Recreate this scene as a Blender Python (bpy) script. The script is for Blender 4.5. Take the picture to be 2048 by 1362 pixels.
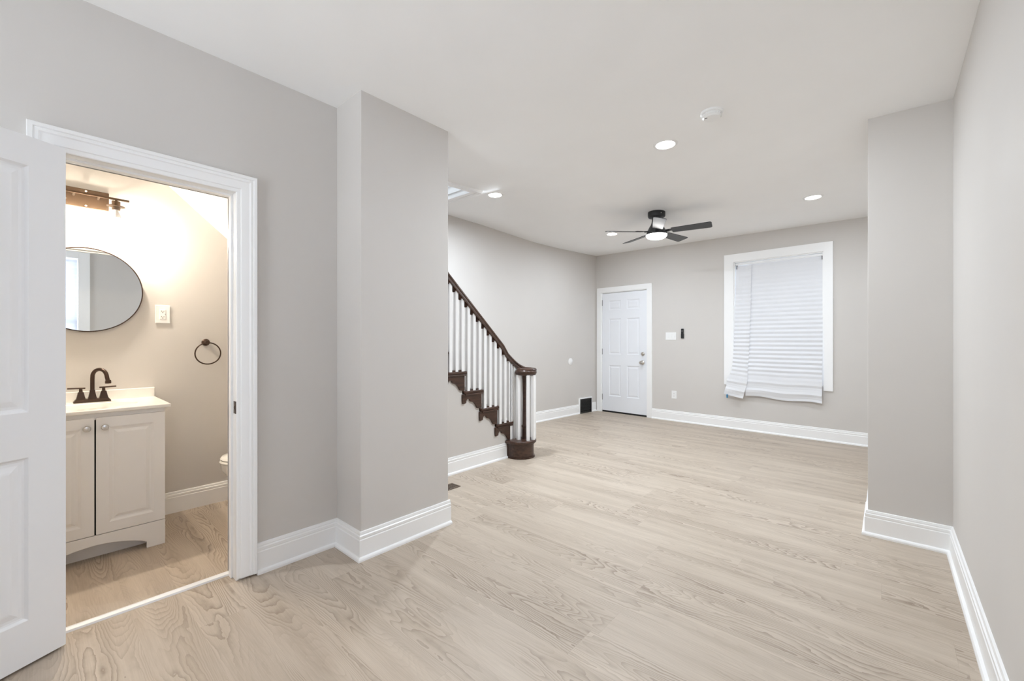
import bpy, bmesh, math, random
from mathutils import Vector, Matrix
for o in list(bpy.data.objects): bpy.data.objects.remove(o)
S = bpy.context.scene
COL = S.collection
PI = math.pi
rnd = random.Random(7)

# ------------------------------------------------------------------ camera, world, exposure, daylight, added fill lamps
cd = bpy.data.cameras.new('camera'); cam = bpy.data.objects.new('camera', cd); COL.objects.link(cam)
cd.sensor_width = 36; cd.lens = 845/2048*36; cd.shift_y = 2/2048; cd.clip_start = 0.02
cam.location = (0, 0, 1.22); cam.rotation_euler = (PI/2, 0, math.radians(41.5))
S.camera = cam
S.view_settings.view_transform = 'Standard'; S.view_settings.look = 'None'
S.view_settings.gamma = 1; S.view_settings.use_curve_mapping = False
S.view_settings.exposure = 0.84
W = bpy.data.worlds.new('daylight'); S.world = W; W.use_nodes = True
W.node_tree.nodes['Background'].inputs[0].default_value = (0.80, 0.88, 1.0, 1)
W.node_tree.nodes['Background'].inputs[1].default_value = 1.0
S.cycles.max_bounces = 12; S.cycles.diffuse_bounces = 8; S.cycles.glossy_bounces = 4
S.cycles.transparent_max_bounces = 8; S.cycles.sample_clamp_indirect = 8
S.cycles.caustics_reflective = False; S.cycles.caustics_refractive = False

def area(name, loc, rot, sx, sy, power, color=(1, 1, 1), shape='RECTANGLE', spread=PI, parent=None):
    l = bpy.data.lights.new(name, 'AREA'); l.shape = shape; l.size = sx
    if shape in ('RECTANGLE', 'ELLIPSE'): l.size_y = sy
    l.energy = power; l.color = color; l.spread = spread
    o = bpy.data.objects.new(name, l); COL.objects.link(o); o.location = loc; o.rotation_euler = rot
    if parent: o.parent = parent
    return o
P_FAN, P_WIN_R, P_FILL_BACK, P_FILL_CEIL, P_HALL = 5, 34, 9, 390, 9
C_POT = (0.84, 0.93, 1.03); C_DAY = (0.86, 0.93, 1.0)
area('daylight_right_window', (0.62, -0.12, 1.5), (0, PI/2, 0), 1.7, 1.0, P_WIN_R, C_DAY)
area('added_back_fill', (-1.1, -2.98, 1.5), (PI/2, 0, 0), 1.5, 1.7, P_FILL_BACK, C_DAY)  # added fill lamp for the near room, outside the unseen rear window
area('added_ceiling_fill', (-1.1, -5.4, -.35), (math.radians(118), 0, 0), 4.0, 3.0, P_FILL_CEIL, (.86, .93, 1.0))  # added fill lamp tilted up through the rear opening to brighten the ceiling
area('upstairs_hall_light', (-3.47, 1.6, 4.1), (0, 0, 0), .5, .5, P_HALL, C_POT)

# ------------------------------------------------------------------ materials
def newmat(name):
    m = bpy.data.materials.new(name); m.use_nodes = True
    nt = m.node_tree; b = nt.nodes['Principled BSDF']
    return m, nt, b
def N(nt, t, **k):
    n = nt.nodes.new(t)
    for a, v in k.items(): setattr(n, a, v)
    return n
def math_(nt, op, a, b=None, c=None):
    n = N(nt, 'ShaderNodeMath', operation=op)
    for i, v in enumerate((a, b, c)):
        if v is None: continue
        if isinstance(v, (int, float)): n.inputs[i].default_value = v
        else: nt.links.new(v, n.inputs[i])
    return n.outputs[0]
def paint(name, col, rough=.6, bump=.04, scale=220, spec=.3, metal=0, mottling=.02, coat=0):
    m, nt, b = newmat(name)
    tc = N(nt, 'ShaderNodeTexCoord')
    n1 = N(nt, 'ShaderNodeTexNoise'); n1.inputs['Scale'].default_value = 3; n1.inputs['Detail'].default_value = 3
    nt.links.new(tc.outputs['Object'], n1.inputs['Vector'])
    mx = N(nt, 'ShaderNodeMixRGB'); mx.inputs[1].default_value = [c*(1-mottling) for c in col]+[1]
    mx.inputs[2].default_value = [min(1, c*(1+mottling)) for c in col]+[1]
    nt.links.new(n1.outputs['Fac'], mx.inputs[0]); nt.links.new(mx.outputs[0], b.inputs['Base Color'])
    b.inputs['Roughness'].default_value = rough; b.inputs['Specular IOR Level'].default_value = spec
    b.inputs['Metallic'].default_value = metal
    if coat: b.inputs['Coat Weight'].default_value = coat; b.inputs['Coat Roughness'].default_value = .15
    if bump:
        n2 = N(nt, 'ShaderNodeTexNoise'); n2.inputs['Scale'].default_value = scale; n2.inputs['Detail'].default_value = 2
        nt.links.new(tc.outputs['Object'], n2.inputs['Vector'])
        bp = N(nt, 'ShaderNodeBump'); bp.inputs['Strength'].default_value = bump; bp.inputs['Distance'].default_value = .002
        nt.links.new(n2.outputs['Fac'], bp.inputs['Height']); nt.links.new(bp.outputs[0], b.inputs['Normal'])
    return m
def emit(name, col, strength):
    m, nt, b = newmat(name)
    b.inputs['Base Color'].default_value = (1, 1, 1, 1)
    b.inputs['Emission Color'].default_value = (*col, 1); b.inputs['Emission Strength'].default_value = strength
    return m
def clear_glass(name, rough=.02, tint=(1, 1, 1), gloss=.06):
    m, nt, b = newmat(name)
    t = N(nt, 'ShaderNodeBsdfTransparent'); t.inputs[0].default_value = (*tint, 1)
    g = N(nt, 'ShaderNodeBsdfGlossy'); g.inputs['Roughness'].default_value = rough
    mx = N(nt, 'ShaderNodeMixShader'); mx.inputs[0].default_value = gloss
    nt.links.new(t.outputs[0], mx.inputs[1]); nt.links.new(g.outputs[0], mx.inputs[2])
    nt.links.new(mx.outputs[0], nt.nodes['Material Output'].inputs[0]); nt.nodes.remove(b)
    return m
def paper(name, through=.12):
    m, nt, b = newmat(name)
    d = N(nt, 'ShaderNodeBsdfDiffuse'); d.inputs[0].default_value = (.83, .835, .85, 1)
    t = N(nt, 'ShaderNodeBsdfTranslucent'); t.inputs[0].default_value = (.80, .84, .92, 1)
    tc = N(nt, 'ShaderNodeTexCoord')
    n = N(nt, 'ShaderNodeTexNoise'); n.inputs['Scale'].default_value = 60; nt.links.new(tc.outputs['Object'], n.inputs['Vector'])
    bp = N(nt, 'ShaderNodeBump'); bp.inputs['Strength'].default_value = .05; nt.links.new(n.outputs['Fac'], bp.inputs['Height'])
    nt.links.new(bp.outputs[0], d.inputs['Normal'])
    mx = N(nt, 'ShaderNodeMixShader'); mx.inputs[0].default_value = through
    nt.links.new(d.outputs[0], mx.inputs[1]); nt.links.new(t.outputs[0], mx.inputs[2])
    nt.links.new(mx.outputs[0], nt.nodes['Material Output'].inputs[0]); nt.nodes.remove(b)
    return m
def floor_mat():
    m, nt, b = newmat('oak_plank_floor')
    L = nt.links
    tc = N(nt, 'ShaderNodeTexCoord'); sp = N(nt, 'ShaderNodeSeparateXYZ'); L.new(tc.outputs['Object'], sp.inputs[0])
    x, y = sp.outputs[0], sp.outputs[1]
    PW, PL = .182, 1.22
    yr = math_(nt, 'DIVIDE', math_(nt, 'ADD', y, .08), PW)
    row = math_(nt, 'FLOOR', yr)
    wn = N(nt, 'ShaderNodeTexWhiteNoise', noise_dimensions='1D'); L.new(row, wn.inputs['W'])
    xr = math_(nt, 'ADD', math_(nt, 'DIVIDE', x, PL), math_(nt, 'MULTIPLY', wn.outputs['Value'], 7.3))
    colm = math_(nt, 'FLOOR', xr)
    cb = N(nt, 'ShaderNodeCombineXYZ'); L.new(row, cb.inputs[0]); L.new(colm, cb.inputs[1])
    w2 = N(nt, 'ShaderNodeTexWhiteNoise', noise_dimensions='2D'); L.new(cb.outputs[0], w2.inputs['Vector'])
    pid = w2.outputs['Value']
    fy = math_(nt, 'FRACT', yr); fx = math_(nt, 'FRACT', xr)
    # cathedral figure: contour lines of a stretched noise field, centred on each plank
    cy = math_(nt, 'SUBTRACT', fy, .5)
    g = N(nt, 'ShaderNodeCombineXYZ')
    L.new(math_(nt, 'ADD', math_(nt, 'MULTIPLY', x, 1.15), math_(nt, 'MULTIPLY', pid, 31.0)), g.inputs[0])
    L.new(math_(nt, 'MULTIPLY', cy, 1.5), g.inputs[1]); L.new(math_(nt, 'MULTIPLY', pid, 57.0), g.inputs[2])
    n1 = N(nt, 'ShaderNodeTexNoise'); n1.inputs['Scale'].default_value = 1.0; n1.inputs['Detail'].default_value = 1.2
    n1.inputs['Roughness'].default_value = .35; L.new(g.outputs[0], n1.inputs['Vector'])
    j = N(nt, 'ShaderNodeTexNoise'); j.inputs['Scale'].default_value = 34; j.inputs['Detail'].default_value = 2
    jv = N(nt, 'ShaderNodeCombineXYZ'); L.new(math_(nt, 'MULTIPLY', x, .45), jv.inputs[0]); L.new(y, jv.inputs[1]); L.new(pid, jv.inputs[2])
    L.new(jv.outputs[0], j.inputs['Vector'])
    q = math_(nt, 'MULTIPLY', cy, cy)
    field = math_(nt, 'ADD', math_(nt, 'MULTIPLY', n1.outputs['Fac'], 26.0), math_(nt, 'ADD', math_(nt, 'MULTIPLY', q, 14.0), math_(nt, 'MULTIPLY', j.outputs['Fac'], 1.1)))
    fr = math_(nt, 'FRACT', field)
    ring = math_(nt, 'POWER', fr, 2.4)                                   # soft rise, sharp dark edge
    gate = N(nt, 'ShaderNodeTexNoise'); gate.inputs['Scale'].default_value = 1.0; gate.inputs['Detail'].default_value = 1
    gv = N(nt, 'ShaderNodeCombineXYZ'); L.new(math_(nt, 'MULTIPLY', x, 1.3), gv.inputs[0]); L.new(math_(nt, 'MULTIPLY', y, 5.0), gv.inputs[1]); L.new(math_(nt, 'MULTIPLY', pid, 19.0), gv.inputs[2])
    L.new(gv.outputs[0], gate.inputs['Vector'])
    gr = N(nt, 'ShaderNodeMapRange'); gr.inputs[1].default_value = .40; gr.inputs[2].default_value = .66; L.new(gate.outputs['Fac'], gr.inputs[0])
    ringm = math_(nt, 'MULTIPLY', ring, math_(nt, 'ADD', math_(nt, 'MULTIPLY', gr.outputs[0], .85), .12))
    # fine pores
    fv = N(nt, 'ShaderNodeCombineXYZ'); L.new(math_(nt, 'MULTIPLY', x, 9.0), fv.inputs[0]); L.new(math_(nt, 'MULTIPLY', y, 230.0), fv.inputs[1]); L.new(math_(nt, 'MULTIPLY', pid, 11.0), fv.inputs[2])
    n3 = N(nt, 'ShaderNodeTexNoise'); n3.inputs['Scale'].default_value = 1; n3.inputs['Detail'].default_value = 3; L.new(fv.outputs[0], n3.inputs['Vector'])
    bv = N(nt, 'ShaderNodeCombineXYZ'); L.new(math_(nt, 'MULTIPLY', x, .8), bv.inputs[0]); L.new(math_(nt, 'MULTIPLY', y, 14.0), bv.inputs[1]); L.new(math_(nt, 'MULTIPLY', pid, 23.0), bv.inputs[2])
    n4 = N(nt, 'ShaderNodeTexNoise'); n4.inputs['Scale'].default_value = 1; n4.inputs['Detail'].default_value = 3; L.new(bv.outputs[0], n4.inputs['Vector'])
    ramp = N(nt, 'ShaderNodeValToRGB')
    e = ramp.color_ramp.elements
    e[0].position = 0; e[0].color = (.36, .293, .228, 1); e[1].position = 1; e[1].color = (.60, .515, .422, 1)
    tone = math_(nt, 'ADD', math_(nt, 'MULTIPLY', pid, .14), math_(nt, 'ADD', math_(nt, 'MULTIPLY', n4.outputs['Fac'], 1.0), math_(nt, 'MULTIPLY', n3.outputs['Fac'], .55)))
    tone = math_(nt, 'SUBTRACT', tone, .32)
    L.new(tone, ramp.inputs[0])
    mx = N(nt, 'ShaderNodeMixRGB', blend_type='MIX'); L.new(math_(nt, 'MULTIPLY', ringm, .85), mx.inputs[0])
    L.new(ramp.outputs[0], mx.inputs[1]); mx.inputs[2].default_value = (.205, .150, .106, 1)
    # seams
    ey = math_(nt, 'MINIMUM', fy, math_(nt, 'SUBTRACT', 1.0, fy))
    ex = math_(nt, 'MINIMUM', fx, math_(nt, 'SUBTRACT', 1.0, fx))
    sy = math_(nt, 'LESS_THAN', ey, .0045); sx = math_(nt, 'LESS_THAN', ex, .0008)
    seam = math_(nt, 'MAXIMUM', sy, sx)
    m2 = N(nt, 'ShaderNodeMixRGB'); L.new(math_(nt, 'MULTIPLY', seam, .16), m2.inputs[0]); L.new(mx.outputs[0], m2.inputs[1]); m2.inputs[2].default_value = (.22, .17, .13, 1)
    L.new(m2.outputs[0], b.inputs['Base Color'])
    b.inputs['Roughness'].default_value = .42; b.inputs['Specular IOR Level'].default_value = .35
    bp = N(nt, 'ShaderNodeBump'); bp.inputs['Strength'].default_value = .12; bp.inputs['Distance'].default_value = .001
    L.new(math_(nt, 'SUBTRACT', n3.outputs['Fac'], math_(nt, 'ADD', ringm, seam)), bp.inputs['Height']); L.new(bp.outputs[0], b.inputs['Normal'])
    return m
def wood(name, c0, c1, rough=.3):
    m, nt, b = newmat(name); L = nt.links
    tc = N(nt, 'ShaderNodeTexCoord'); mp = N(nt, 'ShaderNodeMapping'); mp.inputs['Scale'].default_value = (30, 4, 30)
    L.new(tc.outputs['Object'], mp.inputs[0])
    n = N(nt, 'ShaderNodeTexNoise'); n.inputs['Scale'].default_value = 1.5; n.inputs['Detail'].default_value = 4; L.new(mp.outputs[0], n.inputs['Vector'])
    r = N(nt, 'ShaderNodeValToRGB'); r.color_ramp.elements[0].color = (*c0, 1); r.color_ramp.elements[1].color = (*c1, 1)
    r.color_ramp.elements[0].position = .3; r.color_ramp.elements[1].position = .75
    L.new(n.outputs['Fac'], r.inputs[0]); L.new(r.outputs[0], b.inputs['Base Color'])
    b.inputs['Roughness'].default_value = rough; b.inputs['Specular IOR Level'].default_value = .5
    return m
M = {
 'wall': paint('greige_wall_paint', (.635, .608, .578), .62, .05, 180, .25),
 'ceil': paint('ceiling_paint', (.91, .91, .905), .8, .05, 160, .2),
 'trim': paint('white_trim_paint', (.90, .90, .895), .32, .01, 60, .4),
 'door': paint('white_door_paint', (.87, .87, .875), .4, .02, 60, .4),
 'frontdoor': paint('front_door_paint', (.83, .85, .885), .4, .02, 60, .4),
 'white': paint('white_plastic', (.85, .85, .84), .35, 0, spec=.45),
 'cab': paint('vanity_paint', (.82, .81, .80), .38, .01, 60, .4),
 'marble': paint('cultured_marble', (.86, .84, .80), .15, 0, spec=.5, mottling=.03),
 'china': paint('porcelain', (.88, .86, .82), .1, 0, spec=.55),
 'bronze': paint('oil_rubbed_bronze', (.055, .032, .022), .32, .02, 90, .5, metal=.55),
 'nickel': paint('satin_nickel', (.60, .57, .53), .28, 0, metal=1),
 'steel': paint('brushed_bronze_plate', (.13, .085, .055), .42, .03, 60, metal=.75),
 'hinge': paint('hinge_metal', (.30, .29, .28), .4, 0, metal=.9),
 'black': paint('matte_black', (.018, .018, .019), .45, .01, 60, .4),
 'blade': paint('fan_blade_black', (.030, .031, .033), .33, .02, 60, .5),
 'grille': paint('cast_iron', (.022, .021, .019), .5, .05, 120, .4),
 'slot': paint('dark_slot', (.03, .03, .03), .8, 0),
 'stairwood': wood('dark_walnut_stain', (.034, .016, .010), (.085, .042, .027), .28),
 'register': paint('register_metal', (.16, .12, .09), .45, .02, 60, metal=.5),
 'blue': paint('blue_clip', (.06, .25, .45), .4, 0),
 'rubber': paint('door_sweep', (.02, .02, .02), .7, 0),
 'floor': floor_mat(), 'paper': paper('pleated_paper'), 'blind': paper('thin_blind_paper', .38), 'glass': clear_glass('window_glass'),
 'shade': clear_glass('clear_shade_glass', .05, gloss=.03),
 'lens': emit('led_lens', (1, .97, .93), 9), 'fanlens': emit('fan_led_dome', (1, .98, .95), 7),
 'bulb': emit('warm_bulb', (1, .885, .73), 600),
}
mm, nt_, b_ = newmat('mirror_silver'); b_.inputs['Metallic'].default_value = 1; b_.inputs['Roughness'].default_value = .01; b_.inputs['Base Color'].default_value = (.88, .90, .90, 1)
M['mirror'] = mm

# ------------------------------------------------------------------ mesh builder
class MB:
    def __init__(s): s.v = []; s.f = []
    def add(s, vs, fs):
        k = len(s.v); s.v += [tuple(v) for v in vs]; s.f += [tuple(i+k for i in f) for f in fs]; return s
    def box(s, x0, x1, y0, y1, z0, z1):
        x0, x1 = sorted((x0, x1)); y0, y1 = sorted((y0, y1)); z0, z1 = sorted((z0, z1))
        return s.add([(x, y, z) for z in (z0, z1) for y in (y0, y1) for x in (x0, x1)],
                     [(0, 2, 3, 1), (4, 5, 7, 6), (0, 1, 5, 4), (1, 3, 7, 5), (3, 2, 6, 7), (2, 0, 4, 6)])
    def prism(s, poly, a, b, axis):
        """extrude a 2-D polygon along an axis from a to b; the polygon lives in the other two axes, in order"""
        n = len(poly)
        def p(q, t):
            return {'x': (t, q[0], q[1]), 'y': (q[0], t, q[1]), 'z': (q[0], q[1], t)}[axis]
        vs = [p(q, a) for q in poly]+[p(q, b) for q in poly]
        fs = [tuple(range(n)), tuple(range(n, 2*n))]+[(i, (i+1) % n, n+(i+1) % n, n+i) for i in range(n)]
        return s.add(vs, fs)
    def lathe(s, prof, c=(0, 0, 0), axis='z', seg=32, cap=True):
        """prof = [(radius, height)] turned about an axis through c"""
        vs = []; fs = []
        def p(r, h, a):
            u, v = r*math.cos(a), r*math.sin(a)
            q = {'z': (u, v, h), 'x': (h, u, v), 'y': (u, h, v)}[axis]
            return (c[0]+q[0], c[1]+q[1], c[2]+q[2])
        for r, h in prof:
            for i in range(seg): vs.append(p(max(r, 1e-5), h, 2*PI*i/seg))
        for k in range(len(prof)-1):
            for i in range(seg):
                j = (i+1) % seg; fs.append((k*seg+i, k*seg+j, (k+1)*seg+j, (k+1)*seg+i))
        if cap: fs += [tuple(range(seg)), tuple(range((len(prof)-1)*seg, len(prof)*seg))]
        return s.add(vs, fs)
    def sweep(s, path, prof, up=(0, 0, 1), closed=False, cap=True):
        """prof = closed 2-D section [(side, up)] carried along a 3-D path"""
        P = [Vector(p) for p in path]; n = len(P); m = len(prof); vs = []; up = Vector(up)
        for i in range(n):
            a = P[i-1] if (i > 0 or closed) else P[i]; b = P[(i+1) % n] if (i < n-1 or closed) else P[i]
            t = (b-a).normalized(); sd = t.cross(up)
            if sd.length < 1e-6: sd = t.cross(Vector((0, 1, 0)))
            sd.normalize(); uu = sd.cross(t).normalized()
            for u, w in prof: vs.append(P[i]+sd*u+uu*w)
        fs = []
        for i in range(n if closed else n-1):
            j = (i+1) % n
            for k in range(m): l = (k+1) % m; fs.append((i*m+k, i*m+l, j*m+l, j*m+k))
        if cap and not closed: fs += [tuple(range(m)), tuple(range((n-1)*m, n*m))]
        return s.add(vs, fs)
    def tube(s, path, r, seg=12, closed=False, up=(0, 0, 1)):
        return s.sweep(path, [(r*math.cos(2*PI*i/seg), r*math.sin(2*PI*i/seg)) for i in range(seg)], up, closed)
    def moulding(s, path, prof, fn, closed=False, side=1):
        """mitred moulding: path of 2-D points, prof = [(offset, height)], fn(a, b, h) -> 3-D"""
        n = len(path); m = len(prof); vs = []
        for i in range(n):
            p = Vector(path[i])
            d0 = (p-Vector(path[i-1])).normalized() if (i > 0 or closed) else None
            d1 = (Vector(path[(i+1) % n])-p).normalized() if (i < n-1 or closed) else None
            d0 = d0 or d1; d1 = d1 or d0
            n0 = Vector((d0.y, -d0.x))*side; n1 = Vector((d1.y, -d1.x))*side
            mt = (n0+n1); mt = mt/max(mt.dot(n0), .2)
            for off, h in prof: q = p+mt*off; vs.append(fn(q.x, q.y, h))
        fs = []
        for i in range(n if closed else n-1):
            j = (i+1) % n
            for k in range(m-1): fs.append((i*m+k, i*m+k+1, j*m+k+1, j*m+k))
            fs.append((i*m+m-1, i*m, j*m, j*m+m-1))
        if not closed: fs += [tuple(range(m)), tuple(range((n-1)*m, n*m))]
        return s.add(vs, fs)
    def panel_face(s, x0, x1, z0, z1, y, panels, rings, sgn):
        """a flat face at y with raised panels: rings = [(inset, depth)], sgn = +1 when the face looks to +y"""
        xs = sorted({x0, x1, *[p[0] for p in panels], *[p[1] for p in panels]})
        zs = sorted({z0, z1, *[p[2] for p in panels], *[p[3] for p in panels]})
        for i in range(len(xs)-1):
            for k in range(len(zs)-1):
                cx, cz = (xs[i]+xs[i+1])/2, (zs[k]+zs[k+1])/2
                if any(p[0] < cx < p[1] and p[2] < cz < p[3] for p in panels): continue
                s.add([(xs[i], y, zs[k]), (xs[i+1], y, zs[k]), (xs[i+1], y, zs[k+1]), (xs[i], y, zs[k+1])], [(0, 1, 2, 3)])
        for a, b, c, d in panels:
            R = [(0, 0)]+rings; vs = []
            for ins, dep in R:
                yy = y-sgn*dep
                vs += [(a+ins, yy, c+ins), (b-ins, yy, c+ins), (b-ins, yy, d-ins), (a+ins, yy, d-ins)]
            fs = [(4*r+i, 4*r+(i+1) % 4, 4*r+4+(i+1) % 4, 4*r+4+i) for r in range(len(R)-1) for i in range(4)]
            k = 4*(len(R)-1); fs.append((k, k+1, k+2, k+3)); s.add(vs, fs)
        return s
    def slab(s, w, h, t, panels, rings, z0=0, x0=0):
        """panelled slab, front at y = -t/2, back at +t/2"""
        s.panel_face(x0, x0+w, z0, z0+h, -t/2, panels, rings, -1); s.panel_face(x0, x0+w, z0, z0+h, t/2, panels, rings, 1)
        a, b, c, d = x0, x0+w, z0, z0+h
        for q in ([(a, c), (b, c)], [(b, c), (b, d)], [(b, d), (a, d)], [(a, d), (a, c)]):
            s.add([(q[0][0], -t/2, q[0][1]), (q[1][0], -t/2, q[1][1]), (q[1][0], t/2, q[1][1]), (q[0][0], t/2, q[0][1])], [(0, 1, 2, 3)])
        return s

ORG = {}
def obj(name, mb, mat, parent=None, smooth=None, bevel=0, seg=2, origin=None):
    off = Vector(ORG.get(parent, (0, 0, 0))) if parent else Vector(origin or (0, 0, 0))
    me = bpy.data.meshes.new(name)
    me.from_pydata([tuple(Vector(v)-off) for v in mb.v], [], mb.f); me.update()
    bm = bmesh.new(); bm.from_mesh(me)
    bmesh.ops.remove_doubles(bm, verts=bm.verts, dist=1e-5)
    bmesh.ops.recalc_face_normals(bm, faces=bm.faces); bm.to_mesh(me); bm.free()
    me.materials.append(M[mat])
    if smooth is not None:
        for p in me.polygons: p.use_smooth = True
        me.set_sharp_from_angle(angle=math.radians(smooth))
    o = bpy.data.objects.new(name, me); COL.objects.link(o)
    if bevel:
        b = o.modifiers.new('bevel', 'BEVEL'); b.width = bevel; b.segments = seg; b.limit_method = 'ANGLE'; b.angle_limit = math.radians(40)
    if parent: o.parent = parent; ORG[o] = ORG.get(parent, (0, 0, 0))
    else: o.location = off; ORG[o] = tuple(off)
    return o
def tag(o, label, cat, group=None, kind=None):
    o['label'] = label; o['category'] = cat
    if group: o['group'] = group
    if kind: o['kind'] = kind
    return o
def thing(name, label, cat, loc=(0, 0, 0), rz=0, group=None, kind=None, local=False):
    o = bpy.data.objects.new(name, None); COL.objects.link(o); o.empty_display_size = .1
    o.location = loc; o.rotation_euler = (0, 0, rz)
    ORG[o] = (0, 0, 0) if (local or rz) else tuple(loc)
    return tag(o, label, cat, group, kind)
def struct(name, mb, mat, label, cat, **k):
    return tag(obj(name, mb, mat, **k), label, cat, kind='structure')
def dup(root, loc, rz=None, label=None):
    r = root.copy(); COL.objects.link(r); r.location = loc
    if rz is not None: r.rotation_euler = (0, 0, rz)
    if label: r['label'] = label
    for c in root.children:
        d = c.copy(); COL.objects.link(d); d.parent = r
        for g in c.children:
            e = g.copy(); COL.objects.link(e); e.parent = d
    return r

# ------------------------------------------------------------------ room shell
FX, FY, FA = -2.8, 6.53, math.atan(-.0485)          # far wall frame: origin and angle
def fw(u, off=0, z=0):                              # point on the far wall, off = distance into the room
    return (FX+u*math.cos(FA)+off*math.sin(FA), FY+u*math.sin(FA)-off*math.cos(FA), z)
XL, XR, XB, XS, XU = -2.48, .29, -3.81, -3.95, -2.99
def ceil_z(x, y):
    t = min(1, max(0, (.29-x)/4.24))
    right = 2.615+.05*min(1, max(0, (y-3.5)/2.9))
    cl = [(2.0, 2.655), (2.8, 2.70), (3.3, 2.745), (3.85, 2.742), (4.87, 2.708), (5.5, 2.708), (6.6, 2.737)]
    left = cl[0][1]
    for (a, b), (c, d) in zip(cl, cl[1:]):
        if y >= a: left = b+(d-b)*min(1, (y-a)/(c-a))
    near = 2.628
    far_ = right+(left-right)*t
    k = min(1, max(0, (y-1.9)/1.4)); k = k*k*(3-2*k)
    return near*(1-k)+far_*k

fl = MB(); fl.box(-4.25, .6, -2.8, 6.95, -.12, 0)
struct('floor', fl, 'floor', 'pale oak plank flooring laid across the whole room', 'floor')

cx_ = [-4.2, XS, -3.6, -3.3, XU, -2.6, -2.2, -1.8, -1.3, -.8, -.3, 0, XR, .5]
cy_ = [-2.75, -1.5, .3, 1.3, 1.9, 2.2, 2.5, 2.77, 3.0, 3.3, 3.6, 3.85, 4.2, 4.87, 5.2, 5.5, 6.0, 6.9]
ce = MB(); g = {}
for i in range(len(cx_)-1):
    for k in range(len(cy_)-1):
        a, b, c, d = cx_[i], cx_[i+1], cy_[k], cy_[k+1]
        if XS-.01 < a and b < XU+.01 and .29 < c and d < 2.78: continue
        ce.add([(a, c, ceil_z(a, c)), (b, c, ceil_z(b, c)), (b, d, ceil_z(b, d)), (a, d, ceil_z(a, d))], [(0, 1, 2, 3)])
        ce.add([(a, c, 3), (b, c, 3), (b, d, 3), (a, d, 3)], [(0, 1, 2, 3)])
for (a, c), (b, d) in (((XS, .3), (XU, .3)), ((XU, .3), (XU, 2.77)), ((XU, 2.77), (XS, 2.77)), ((XS, 2.77), (XS, .3))):
    ce.add([(a, c, ceil_z(a, c)), (b, d, ceil_z(b, d)), (b, d, 3), (a, c, 3)], [(0, 1, 2, 3)])
for (a, c), (b, d) in (((-4.2, -2.75), (.5, -2.75)), ((.5, -2.75), (.5, 6.9)), ((.5, 6.9), (-4.2, 6.9)), ((-4.2, 6.9), (-4.2, -2.75))):
    ce.add([(a, c, ceil_z(a, c)), (b, d, ceil_z(b, d)), (b, d, 3), (a, c, 3)], [(0, 1, 2, 3)])
struct('ceiling', ce, 'ceil', 'white slightly sagging plaster ceiling over the main room', 'ceiling', smooth=30)

DY0, DY1, DH = .059, .679, 1.992                     # bathroom door opening in the left wall
HW = 2.9
w = MB(); w.box(XL-.12, XL, -2.75, DY0-.004, 0, HW); w.box(XL-.12, XL, DY1+.012, 1.21, 0, HW); w.box(XL-.12, XL, DY0-.004, DY1+.012, DH, HW)
struct('wall_left', w, 'wall', 'greige wall holding the bathroom doorway', 'wall')
w = MB(); w.box(XL-.12, -2.2, 1.21, 1.84, 0, HW)
struct('wall_left_pier', w, 'wall', 'greige wall stub jutting out beside the bathroom doorway', 'wall', bevel=.003)
w = MB(); w.box(XU, XL-.12, 1.72, 1.84, 0, HW)
struct('wall_bathroom_end', w, 'wall', 'greige wall closing the bathroom block next to the stairs', 'wall')
WY0, WY1, WZ0, WZ1 = -.60, .38, .66, 2.30            # window in the right wall, beside the camera
w = MB(); w.box(XR, XR+.14, -2.75, WY0, 0, HW); w.box(XR, XR+.14, WY1, 6.6, 0, HW)
w.box(XR, XR+.14, WY0, WY1, 0, WZ0); w.box(XR, XR+.14, WY0, WY1, WZ1, HW)
struct('wall_right', w, 'wall', 'long pale greige wall along the right edge', 'wall')
w = MB(); w.box(-.085, XR+.06, 3.495, 4.12, 0, HW)
struct('wall_right_pier', w, 'wall', 'greige wall stub jutting out from the right wall', 'wall', bevel=.0015)
w = MB()
for a, b, c, d in ((-4.2, -1.9, 0, HW), (-.3, .43, 0, HW), (-1.9, -.3, 0, .6), (-1.9, -.3, 2.4, HW)): w.box(a, b, -2.75, -2.6, c, d)
struct('wall_back', w, 'wall', 'greige wall behind the camera', 'wall')
# stair side wall bows towards the front corner
sp = [(XS, -1.2), (XS, 4.99), (-3.885, 6.1), (-3.82, 6.72)]
w = MB(); w.prism(sp+[(-4.15, 6.72), (-4.15, -1.2)], 0, HW, 'z')
struct('wall_stair_side', w, 'wall', 'pale wall running beside the staircase to the front door corner', 'wall', smooth=20)
# far wall with door and window openings
D2a, D2b, D2h = -.925, -.075, 2.065
W1a, W1b, W1z0, W1z1 = 1.214, 2.232, .66, 2.325
w = MB()
for a, b, c, d in ((-1.3, D2a, 0, HW), (D2a, D2b, D2h, HW), (D2b, W1a, 0, HW), (W1a, W1b, 0, W1z0), (W1a, W1b, W1z1, HW), (W1b, 3.25, 0, HW)):
    w.box(a, b, 0, .16, c, d)
o = struct('wall_far', w, 'wall', 'pale greige wall with the front door and shaded window', 'wall'); o.location = (FX, FY, 0); o.rotation_euler = (0, 0, FA)
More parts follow.
